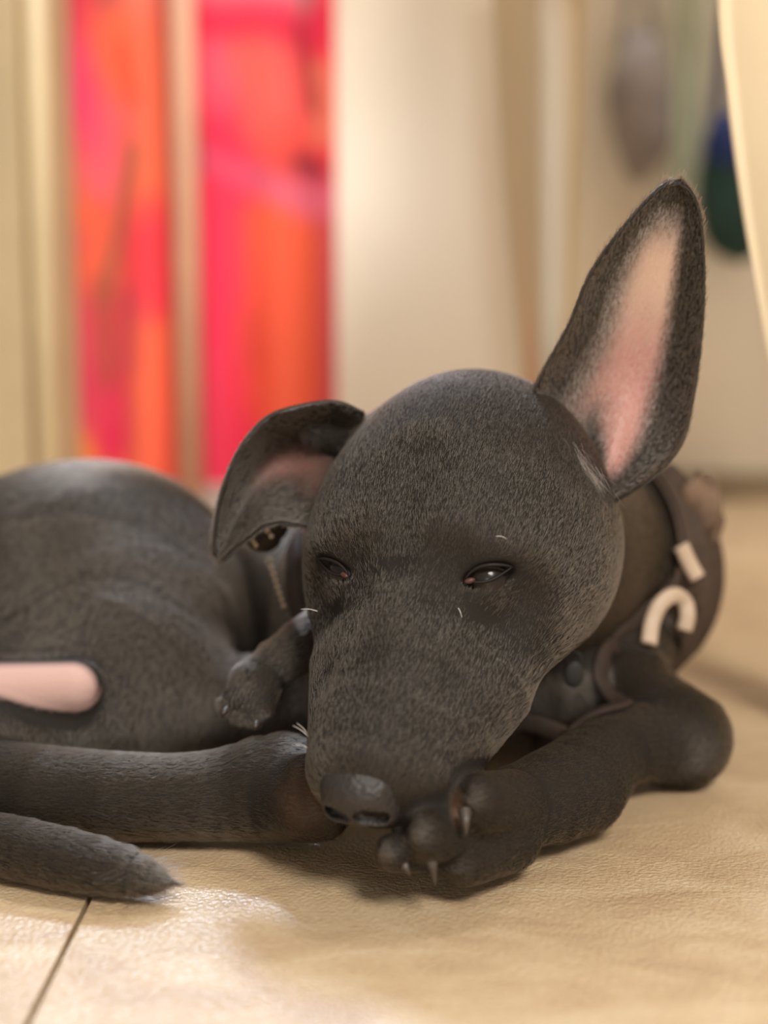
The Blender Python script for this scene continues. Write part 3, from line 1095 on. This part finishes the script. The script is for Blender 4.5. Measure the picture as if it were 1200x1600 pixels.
def scatter(V, T, n, weight=None):
    A = np.cross(V[T[:, 1]] - V[T[:, 0]], V[T[:, 2]] - V[T[:, 0]])
    area = 0.5 * np.linalg.norm(A, axis=1)
    w = area if weight is None else area * weight[T].mean(1)
    ti = np.searchsorted(np.cumsum(w) / w.sum(), RS.rand(n))
    ti = np.minimum(ti, len(T) - 1)
    r1 = np.sqrt(RS.rand(n)); r2 = RS.rand(n)
    bc = np.stack([1 - r1, r1 * (1 - r2), r1 * r2], 1)
    return T[ti], bc


def mixv(A, tri, bc):
    return (A[tri] * (bc[..., None] if A.ndim == 2 else bc)).sum(1)


def hair_object(name, roots, normals, flow, length, radius, mat, parent, lift=0.30, curl=0.25, npt=4):
    n = len(roots)
    nn = normals / (np.linalg.norm(normals, axis=1)[:, None] + 1e-9)
    t = flow - nn * (flow * nn).sum(1)[:, None]
    t += RS.randn(n, 3) * 0.13 * (np.linalg.norm(t, axis=1)[:, None] + 0.2)
    t -= nn * (t * nn).sum(1)[:, None]
    t /= np.linalg.norm(t, axis=1)[:, None] + 1e-9
    L = length * (0.7 + 0.6 * RS.rand(n))
    lf = lift * (0.6 + 0.8 * RS.rand(n))
    pts = np.empty((n, npt, 3))
    for k in range(npt):
        f = k / (npt - 1)
        pts[:, k] = roots - nn * 0.0003 + (t * (f * L)[:, None]) + nn * ((lf * f - curl * lf * f * f) * L)[:, None]
    pts[:, :, 2] = np.maximum(pts[:, :, 2], 0.0004)
    hc = bpy.data.hair_curves.new(name)
    hc.add_curves([npt] * n)
    hc.points.foreach_set('position', pts.astype(np.float32).ravel())
    rad = np.tile(np.linspace(1, 0.25, npt), (n, 1)) * (radius if np.isscalar(radius) else np.asarray(radius)[:, None])
    hc.points.foreach_set('radius', rad.astype(np.float32).ravel())
    hc.materials.append(mat)
    o = bpy.data.objects.new(name, hc)
    COL.objects.link(o)
    put_parent(o, parent)
    return o


T = np.concatenate([BQ[:, [0, 1, 2]], BQ[:, [0, 2, 3]]])
facing = ((np.array([0, 0, 0.35]) - BV) * BN).sum(1) > -0.05
near = np.where(BV[:, 1] < 0.60, 1.0, 0.5) * np.where(facing, 1.0, 0.3) * (BLEN > 0.0006) * (BV[:, 2] > 0.0012)
tri, bc = scatter(BV, T, 760000, near.astype(float))
roots = mixv(BV, tri, bc); nrm_ = mixv(BN, tri, bc); fl = mixv(BFLOW, tri, bc); ln = mixv(BLEN, tri, bc)
fur = hair_object('fur', roots, nrm_, fl, ln, 0.000068, M_FUR, pup, 0.20)
tag(fur, 'short glossy black coat', kind='stuff')


def ear_fur(V, F, EMask, nr, lenb, n, along, name):
    T = tri_split(V, F)
    Nn = np.zeros_like(V)
    fn = np.cross(V[T[:, 1]] - V[T[:, 0]], V[T[:, 2]] - V[T[:, 0]])
    for k in range(3):
        np.add.at(Nn, T[:, k], fn)
    Nn /= np.linalg.norm(Nn, axis=1)[:, None] + 1e-12
    m = np.concatenate([EMask, np.zeros(len(V) - len(EMask))])
    tri, bc = scatter(V, T, n, np.clip(1 - m * 1.1, 0.0, 1) + 1e-6)
    o = hair_object(name, mixv(V, tri, bc), mixv(Nn, tri, bc), np.tile(along, (n, 1)), np.full(n, lenb), 0.00009, M_FUR, nr, 0.25)
    return T, Nn, m


upear = P(1060, 300, .505) - P(930, 740, .53)
T_, N_, m_ = ear_fur(EV, EF, EM, ear_r, 0.0032, 26000, upear / np.linalg.norm(upear), 'fur')
tri, bc = scatter(EV, T_, 6500, np.clip(m_ * (1.35 - m_) * 3, 0, 1) + 1e-7)
hair_object('ear_hair', mixv(EV, tri, bc), mixv(N_, tri, bc), np.tile(upear / np.linalg.norm(upear), (6500, 1)), np.full(6500, 0.006), 0.00005, M_PALEFUR, ear_r, 0.2)
dl_ = P(345, 890, .53) - P(520, 690, .53)
ear_fur(LV, LF, LM, ear_l, 0.0032, 20000, dl_ / np.linalg.norm(dl_), 'fur')
for o in list(ear_r.children) + list(ear_l.children):
    o['kind'] = 'stuff'

# tail tip brush
n = 600
tb = spline([P(206, 1365, 0.4645), P(220, 1369, 0.464), P(235, 1373, 0.463), P(256, 1377, 0.462)], 40)[RS.randint(0, 40, n)]
rr = np.interp(tb[:, 0], [P(196, 1356, .464)[0], P(256, 1374, .461)[0]], [0.0058, 0.0012])
ang = RS.rand(n) * 2 * math.pi
tb = tb + rr[:, None] * np.stack([0.2 * RS.randn(n), np.cos(ang), np.sin(ang)], 1)
tb[:, 2] = np.maximum(tb[:, 2], 0.002)
aim = P(290, 1383, 0.461) + RS.randn(n, 3) * 0.0009 - tb
dist = np.linalg.norm(aim, axis=1)
brush = hair_object('tail_brush', tb, np.tile([0, 0, 1.0], (n, 1)), aim, dist * 0.78, 0.00007, M_FUR, pup, 0.02)
tag(brush, 'pointed tuft at the tail tip', kind='stuff')

tn = 200
tw = RS.rand(tn)
tu = np.array([P(882 + 52 * w + RS.randn() * 9, 700 + 56 * w + RS.randn() * 9, 0.505 + 0.004 * w) for w in tw])
tuft = hair_object('ear_tuft', tu, np.tile(c2w([0, 0, -1.0]), (tn, 1)), np.tile(P(930, 770, .505) - P(890, 705, .505), (tn, 1)) / 0.012, np.full(tn, 0.006), 0.00006, M_PALEFUR, pup, 0.35)
tag(tuft, 'pale hairs at the foot of the upright ear', kind='stuff')

# whiskers and stray pale hairs
M_WHISK = mat_plain('white_whisker', (0.7, 0.66, 0.6, 1), 0.4, 0.5)
for (a, b_, d0, d1) in (((481, 1150), (458, 1134), .462, .458), ((480, 1146), (464, 1130), .462, .458), ((480, 1168), (462, 1164), .460, .457),
                        ((496, 955), (470, 952), .505, .503), ((716, 950), (722, 965), .470, .468), ((775, 838), (792, 842), .468, .466)):
    p0, p1 = P(*a, d0), P(*b_, d1)
    tube('whisker', spline([p0, (p0 + p1) / 2 + np.array([0, 0, 0.0004]), p1], 6), np.linspace(0.00014, 0.00005, 6), M_WHISK, pup, ns=6)

# ------------------------------------------------------------------ collar and harness
M_LEATHER = mat_plain('dark_brown_leather', lin(48, 37, 30), 0.7, 0.25, noise=0.2, scale=120, bump=0.3)
M_BEAD = mat_plain('pale_gold_bead', lin(206, 180, 146), 0.3, 0.5, metal=0.3)
M_HARN = mat_plain('dark_brown_webbing', lin(62, 48, 38), 0.75, 0.3, noise=0.18, scale=220, bump=0.4)
M_TRIM = mat_plain('beige_trim', lin(176, 154, 132), 0.5, 0.4, noise=0.05, scale=60)
M_TAG = mat_plain('grey_metal_tag', lin(38, 37, 35), 0.5, 0.4, metal=0.3)


def on_skin(pts, off):
    X = np.asarray(pts, float).copy()
    for _ in range(6):
        d = sdf(X) - off
        g = grad(X, lambda Y: sdf(Y))
        X = X - g * np.clip(d / np.maximum((g * g).sum(1), 0.2), -0.01, 0.01)[:, None] * 0.8
    g = grad(X, lambda Y: sdf(Y))
    return X, g / (np.linalg.norm(g, axis=1)[:, None] + 1e-9)


def ray_skin(px, py, off=0.0, far=0.75):
    """first point of the puppy's surface seen along a photo ray, lifted by off"""
    ds = np.arange(0.42, far, 0.0012)
    v = sdf(np.array([P(px, py, d) for d in ds])) - off
    hit = np.nonzero(v < 0)[0]
    return float(ds[hit[0]]) if len(hit) else far


coll = empty('dog_collar', P(600, 1000, 0.60))
tag(coll, 'brown leather collar with pale beads around the puppy neck', 'collar')
loop = spline([P(408, 830, .575), P(424, 885, .57), P(446, 955, .565), P(520, 1060, .56), P(680, 1140, .555), P(850, 1140, .555), P(945, 1110, .555), P(966, 1055, .568),
               P(930, 990, .60), P(960, 840, .66), P(860, 720, .68), P(660, 700, .68), P(500, 760, .64)], 160, True)
lv, ln_ = on_skin(loop, 0.0012)
lv = np.array([(lv[(i - 1) % 160] + 2 * lv[i] + lv[(i + 1) % 160]) / 4 for i in range(160)])
v, f = tube_data(lv, 0.0042, 12, True, 0.42, ln_)
mesh('strap', v, f, M_LEATHER, coll)
V1, F1 = None, None
kd = ray_skin(412, 838, 0.0)
kd = min(kd, 0.565)
kn = P(412, 838, kd)
ball('knot', kn, (0.0070, 0.006, 0.0062), M_LEATHER, coll, np.eye(3), 14)
ball('knot_loop', kn + np.array([0.0035, 0.001, 0.003]), (0.006, 0.005, 0.005), M_LEATHER, coll, np.eye(3), 12)


def bead(px, py, d, r=0.00085):
    if d is None:
        d = ray_skin(px, py, 0.0030)
    return ball('bead', P(px, py, d), (r, r, r), M_BEAD, coll, np.eye(3), 6)


for k in range(8):
    a = k / 7
    bead(421 + 22 * a, 878 + 68 * a, None)
for (x, y) in ((412, 812), (414, 822), (418, 830), (424, 838), (402, 818), (406, 810), (395, 838), (396, 846), (400, 852)):
    bead(x, y, kd - 0.0075, 0.0009)

harn = empty('dog_harness', P(1030, 900, 0.64))
tag(harn, 'dark brown dog harness with beige trim behind the upright ear', 'harness')
# saddle: patch of cloth lying on the shoulder
nu, nv = 34, 44
pp = []
for i in range(nu):
    for j in range(nv):
        a, c_ = i / (nu - 1), j / (nv - 1)
        pp.append(P(978 + 122 * a - 12 * c_, 735 + 290 * c_ - 20 * a, 0.630 + 0.03 * a))
X, Nx = on_skin(np.array(pp), 0.003)
rip = np.array([0.0018 * math.sin(i * 0.75 + j * 0.12) for i in range(nu) for j in range(nv)])
X = X + Nx * rip[:, None]
V, F = solid_sheet(X, nu, nv, 0.0025)
mesh('saddle', V, F, M_HARN, harn)


def skin_path(pts, n, off):
    return on_skin(spline([P(*p) for p in pts], n), off)


for nm, path2 in (('trim_loop', [(1014, 1006), (1019, 972), (1032, 944), (1053, 930), (1070, 941), (1074, 962), (1069, 985)]), ('trim_strip', [(1064, 852), (1077, 880), (1090, 903)])):
    ds = [ray_skin(min(x, 1072), y, 0.006) for x, y in path2]
    dm = float(np.mean(ds))
    w3 = spline([P(x, y, 0.6 * d_ + 0.4 * dm) for (x, y), d_ in zip(path2, ds)], 36)
    v, f = tube_data(w3, 0.0034, 10, False, 0.45, np.tile(c2w([0, 0, -1.0]), (36, 1)))
    mesh(nm, v, f, M_TRIM, harn)
M_FRAY = mat_plain('worn_brown_cloth', lin(104, 84, 68), 0.85, 0.2, noise=0.35, scale=90, bump=0.6)
kc = P(1094, 790, 0.640)
lumpy('cloth_knot', kc, (0.0095, 0.012, 0.0135), M_FRAY, harn, 5, 0.25, n=16)
lumpy('cloth_tail', kc + np.array([0.003, -0.002, -0.009]), (0.0065, 0.006, 0.0075), M_FRAY, harn, 9, 0.3, n=12)
tg = empty('name_tag', P(896, 1052, 0.552))
tag(tg, 'small grey metal tag hanging below the puppy cheek', 'tag')
ball('disc', P(896, 1054, 0.551), (0.0038, 0.0009, 0.005), M_TAG, tg, np.eye(3), 14)
tube('ring', [P(896, 1030, 0.552) + 0.0028 * np.array([math.cos(a), 0, math.sin(a)]) for a in np.linspace(0, 2 * math.pi, 18, endpoint=False)], 0.0005, M_TAG, tg, ns=6, closed=True)
